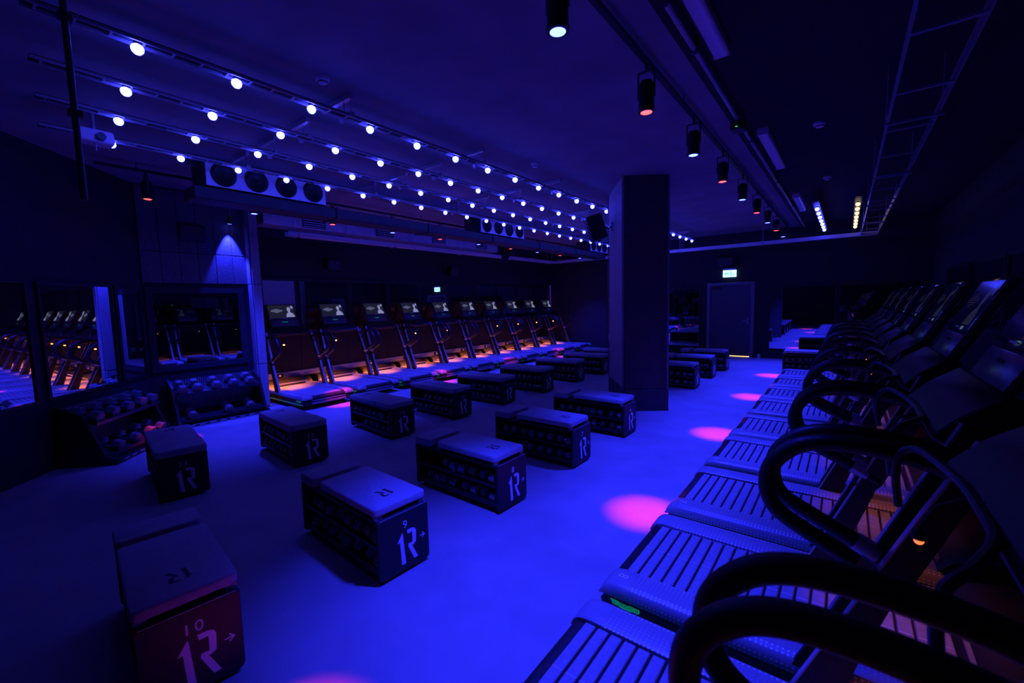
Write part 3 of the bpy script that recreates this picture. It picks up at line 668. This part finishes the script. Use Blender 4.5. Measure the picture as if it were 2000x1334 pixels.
# small accent spot washing the pier
t = thing('accent_spot', 'small blue-white accent lamp at the top of the pier', 'spotlight', (-8.37, 3.00, 3.25))
tilt = Matrix.Rotation(math.radians(8), 4, 'Y')
bm = bmesh.new(); bm_lathe(bm, [(.032, 0), (.036, .004), (.036, .11), (.02, .125)], 14, tilt); obj('can', bm, 'black', t, True)
bm = bmesh.new(); bm_lathe(bm, [(.001, -.003), (.031, -.002), (.031, .004), (.001, .006)], 14, tilt); obj('lens', bm, 'lens_blue', t, True)
bm = bmesh.new(); bm_cyl(bm, (.02, 0, .11), (.02, 0, ZC - 3.25), .007, None, 8); obj('stem', bm, 'alu', t)
al = D.lights.new('accent_beam', 'SPOT'); al.energy = 420; al.color = BLUE; al.spot_size = math.radians(50); al.spot_blend = .35; al.shadow_soft_size = .02
link('beam', al, t, (-.004, 0, -.03), (0, math.radians(7), 0))

# ------------------------------------------------------------------ air units with round nozzles, ducts, trays
for k, (y0, y1) in enumerate(((2.08, 3.66), (7.25, 8.86), (12.4, 13.95))):
    t = thing('air_outlet_box', 'white air outlet box with four round black nozzles, %s from the racks' % ORD[k], 'air outlet', (-6.42, y0, 0), 0, 'nozzle air outlets')
    wd = y1 - y0
    boxo('box_body', (-.5, 0, 3.37), (-.012, wd, 3.68), 'duct_dark', t)
    boxo('front_plate', (-.012, 0, 3.37), (.0, wd, 3.68), 'white', t, .003, 1)
    for j in range(4):
        yc = wd * (j + .5) / 4
        mx_ = Matrix.Translation((0, yc, 3.53)) @ Matrix.Rotation(PI / 2, 4, 'Y')
        bm = bmesh.new(); bm_lathe(bm, [(.150, 0), (.150, .012), (.13, .03), (.118, .035), (.10, .02), (.02, .008), (.001, .006)], 24, mx_); nz = obj('nozzle', bm, 'black', t, True)
        bm = bmesh.new(); bm_sphere(bm, (.012, yc, 3.53), .022, 10, 6); obj('nozzle_core', bm, 'black_metal', nz, True)
t = thing('air_duct', 'long black wrapped air duct running below the nozzle boxes', 'duct', (-6.75, 0, 0))
for k in range(6):
    y0 = 1.95 + k * 1.92
    s_ = boxo('duct_section', (-.10, y0, 3.20), (.30, y0 + 1.89, 3.355), 'duct_dark', t, .01, 1); boxo('flange', (-.12, y0 + 1.89, 3.188), (.32, y0 + 1.92, 3.365), 'black_metal', s_)
t = thing('supply_duct', 'pale metal supply duct with slotted grilles on the left wall', 'duct', (XL, 0, 0))
for k in range(4):
    y0 = 3.75 + k * 1.75
    s_ = boxo('duct_section', (.03, y0, 3.42), (.5, y0 + 1.73, 3.69), 'galv', t, .008, 1); boxo('flange', (.01, y0 + 1.73, 3.405), (.52, y0 + 1.75, 3.705), 'galv', s_)
    bm = bmesh.new(); bm_box(bm, (.50, y0 + .75, 3.44), (.508, y0 + 1.25, 3.67)); g = obj('grille', bm, 'black', s_)
for y0 in (4.5, 6.25, 8.0, 9.75):
    for j in range(5): boxo('grille_blade', (.508, y0 + .02, 3.452 + j * .045), (.522, y0 + .48, 3.468 + j * .045), 'galv', t)
def tray(label, p0, p1, z, wd=.16, ht=.085, ma='white', hang=True, rungs=False):
    p0 = Vector((*p0, 0)); p1 = Vector((*p1, 0)); d = p1 - p0; L = d.length
    t = thing('cable_tray', label, 'cable tray', (p0.x, p0.y, z), math.atan2(d.y, d.x), 'cable trays around the room')
    for s in (-1, 1): boxo('side_rail', (0, s * wd / 2 - .004, 0), (L, s * wd / 2 + .004, ht), ma, t)
    if rungs:
        n = int(L / .9)
        for k in range(n): boxo('rung', (.1 + k * .9, -wd / 2 + .004, .01), (.13 + k * .9, wd / 2 - .004, .025), ma, t)
    else:
        boxo('tray_bed', (0, -wd / 2 + .004, 0), (L, wd / 2 - .004, .006), ma, t)
    n = max(2, int(L / 1.8))
    for k in range(n):
        x = .2 + k * (L - .4) / (n - 1)
        bm = bmesh.new()
        for s in (-1, 1): bm_cyl(bm, (x, s * (wd / 2 + .015), -.01), (x, s * (wd / 2 + .015), ZC - z), .005, None, 6)
        bm_box(bm, (x - .015, -wd / 2 - .03, -.02), (x + .015, wd / 2 + .03, -.002)); obj('trapeze_hanger', bm, 'alu', t)
    return t
tray('pale cable tray hanging in front of the left wall', (-8.66, 4.08), (-8.66, 13.72), 3.20)
tp = thing('led_tape', 'blue light tape lying in the tray under the supply duct', 'light', (-8.66, 4.2, 3.21))
boxo('tape_strip', (-.03, 0, 0), (-.012, 8.2, .006), 'led_tape', tp)
tray('pale cable tray running along the back wall over the door', (-8.56, 13.72), (.52, 13.50), 3.20)
tray('dark cable ladder running above the right treadmills', (.37, 13.36), (.37, -1.6), 3.20, .30, .09, 'alu', rungs=True)
#tray('second dark cable ladder beside the one over the right treadmills', (.12, 13.3), (.12, -1.6), 3.38, .22, .08, 'black_metal', rungs=True)

# ------------------------------------------------------------------ ceiling battens, pipe, detectors
for k, (y0, y1) in enumerate(((2.0, 3.66), (5.62, 7.27), (9.53, 11.17))):
    t = thing('ceiling_batten', '%s unlit ceiling batten from the camera on the dark ceiling' % ORD[k], 'light', (-.80, y0, 3.66), 0, 'unlit ceiling battens')
    boxo('base_plate', (-.05, 0, -.02), (.05, y1 - y0, -.001), 'white', t)
    o = [(p[0], p[1] - .05) for p in rounded_rect(.11, .06, .025, 4)]
    bm = bmesh.new(); bm_prism(bm, o, 'y', .01, y1 - y0 - .01); obj('diffuser', bm, 'tube_off', t, True)
    for yy in (0, y1 - y0 - .012): boxo('end_cap', (-.057, yy, -.083), (.057, yy + .012, -.018), 'white', t, .004, 1)
t = thing('ceiling_pipe', 'dark conduit pipe running beside the ceiling battens', 'pipe', (-.93, 0, 3.58))
bm = bmesh.new(); bm_tube(bm, [(0, 2.8, 0), (0, 13.6, 0)], .018, 8); obj('pipe', bm, 'alu', t, True)
for k in range(5): boxo('pipe_clip', (-.025, 3.4 + k * 2.3, -.022), (.025, 3.44 + k * 2.3, .079), 'black_metal', t)
for k, (x, y) in enumerate(((-3.55, 2.06), (-3.5, 5.12), (-.3, 5.9), (-.31, 8.6))):
    zc = ZC if x < -1.05 else ZC - .06
    t = thing('smoke_detector', ['ceiling smoke detector near the first bulb row hanger', 'ceiling smoke detector in front of the pillar', 'nearer smoke detector on the dark right ceiling', 'farther smoke detector on the dark right ceiling'][k], 'detector', (x, y, zc), 0, 'ceiling smoke detectors')
    bm = bmesh.new(); bm_lathe(bm, [(.02, -.05), (.035, -.045), (.042, -.03), (.055, -.025), (.058, -.001)], 16); obj('detector_body', bm, 'white', t, True)
    bm = bmesh.new(); bm_lathe(bm, [(.034, -.043), (.0385, -.043), (.0405, -.036), (.037, -.036)], 16); obj('vent_ring', bm, 'black', t, True)
t = thing('wifi_unit', 'small black unit with green indicator on the ceiling conduit', 'device', (-.93, 5.0, 3.50))
bm = bmesh.new(); bm_box(bm, (-.06, -.08, -.03), (.06, .08, .055), .01); obj('unit_body', bm, 'black', t, True); boxo('indicator', (-.01, -.082, -.01), (.01, -.079, .0), 'indicator', t)

# ------------------------------------------------------------------ loudspeakers and projector
def speaker(label, loc, rz, sz=(.26, .24, .36), pitch=0.0):
    t = thing('loudspeaker', label, 'loudspeaker', loc, rz, 'black loudspeakers'); a_, b_, c_ = sz
    mx_ = Matrix.Rotation(pitch, 4, 'X')
    bm = bmesh.new(); vs_ = bm_prism(bm, [(-a_ / 2, 0), (a_ / 2, 0), (a_ / 2 * .7, b_), (-a_ / 2 * .7, b_)], 'z', -c_ / 2, c_ / 2); bmesh.ops.transform(bm, matrix=mx_, verts=vs_)
    bmesh.ops.bevel(bm, geom=list(bm.edges), offset=.012, segments=2, affect='EDGES'); obj('cabinet', bm, 'black', t, True)
    bm = bmesh.new(); bm_box(bm, (-a_ / 2 + .015, -.008, -c_ / 2 + .015), (a_ / 2 - .015, .004, c_ / 2 - .015), .003, 1, mx_); obj('front_grille', bm, 'duct_dark', t)
    bm = bmesh.new(); bm_tube(bm, [mx_ @ Vector((0, b_ - .01, 0)), Vector((0, b_ + .06, .02)), Vector((0, b_ + .12, .05))], .014, 8); bm_box(bm, (-.05, b_ + .115, -.03), (.05, b_ + .13, .13), .004, 1); obj('bracket', bm, 'black_metal', t)
    return t
nl = Vector((-math.cos(math.atan2((pB - pA).y, (pB - pA).x)), -math.sin(math.atan2((pB - pA).y, (pB - pA).x))))
ps = pA + ldir * .75 + nl * .43
speaker('black loudspeaker bracketed high on the left face of the pillar', (ps.x, ps.y, 3.02), math.atan2(nl.y, nl.x) + PI / 2, (.30, .27, .42), .3)
speaker('black loudspeaker high on the short wall by the pier', (W2X + .50, 2.35, 2.98), PI / 2, (.34, .28, .26), .25)
speaker('black loudspeaker on the left wall above the mirrors', (XL + .40, 5.2, 2.72), PI / 2, (.30, .25, .24), .25)
speaker('black loudspeaker on the back wall above the door', (-2.9, YB - .40, 2.86), 0, (.44, .25, .26), .25)
speaker('black loudspeaker on the left wall near the far corner', (XL + .40, 8.9, 2.72), PI / 2, (.30, .25, .24), .25)
t = thing('moving_head_lamp', 'moving head lamp hanging under the duct above the left treadmills', 'lamp', (-7.18, 9.05, 3.02))
bm = bmesh.new(); bm_box(bm, (-.11, -.11, .23), (.11, .11, .32), .015); bm_cyl(bm, (0, 0, .32), (0, 0, ZC - 3.02), .012, None, 8); obj('base', bm, 'black', t, True)
bm = bmesh.new()
for s in (-1, 1): bm_box(bm, (-.04, s * .115 - .015, -.02), (.04, s * .115 + .015, .23), .01)
obj('yoke', bm, 'black', t, True)
mx_ = Matrix.Rotation(math.radians(25), 4, 'Y')
bm = bmesh.new(); bm_lathe(bm, [(.075, -.16), (.085, -.15), (.095, -.02), (.085, .08), (.05, .11)], 18, mx_); hd = obj('head', bm, 'black', t, True)
bm = bmesh.new(); bm_lathe(bm, [(.001, -.165), (.07, -.162), (.074, -.15), (.001, -.15)], 18, mx_); obj('lens', bm, 'white', hd, True)
t = thing('projector', 'small pale projector box hanging at the upper left near the wall', 'projector', (-5.62, .94, 3.44))
bm = bmesh.new(); bm_box(bm, (-.09, -.13, -.07), (.09, .13, .05), .025, 3); obj('case', bm, 'white', t, True)
bm = bmesh.new(); bm_lathe(bm, [(.03, 0), (.034, .012), (.034, .05)], 14, Matrix.Translation((.085, .03, -.02)) @ Matrix.Rotation(PI / 2, 4, 'Y')); obj('lens_ring', bm, 'black', t, True)
bm = bmesh.new(); bm_cyl(bm, (0, 0, .05), (0, 0, ZC - 3.44), .014, None, 8); bm_cyl(bm, (.03, 0, -.07), (.03, 0, -.13), .006, None, 6); obj('mount', bm, 'alu', t)
boxo('indicator', (.02, -.132, .0), (.03, -.1295, .01), 'indicator', t)
# bar added for the light-catching edge of a hanging panel, at the left
t = thing('lit_edge_bar', 'vertical bar for the lit edge of a panel hanging at the upper left', 'pipe', (-6.9, 1.0, 0))
t.location = (-3.40, .50, 2.43)
bm = bmesh.new(); bm_tube(bm, [(0, 0, 0), (0, 0, ZC - 2.43)], .016, 12); obj('pipe', bm, 'bar_dark', t, True)  # panel edge drawn as a round bar
for z in (.45, .95): boxo('pipe_clip', (-.028, -.028, z), (.028, .028, z + .03), 'black_metal', t)
boxo('ceiling_flange', (-.05, -.05, ZC - 2.45), (.05, .05, ZC - 2.431), 'black_metal', t)

# ------------------------------------------------------------------ little things
t = thing('paper_cup', 'white paper cup on the floor beside the door', 'cup', (-1.98, 14.35, 0))
bm = bmesh.new(); bm_lathe(bm, [(.03, 0), (.042, .12), (.044, .125), (.039, .125), (.028, .01), (.001, .008)], 16); obj('cup_body', bm, 'paper', t, True)
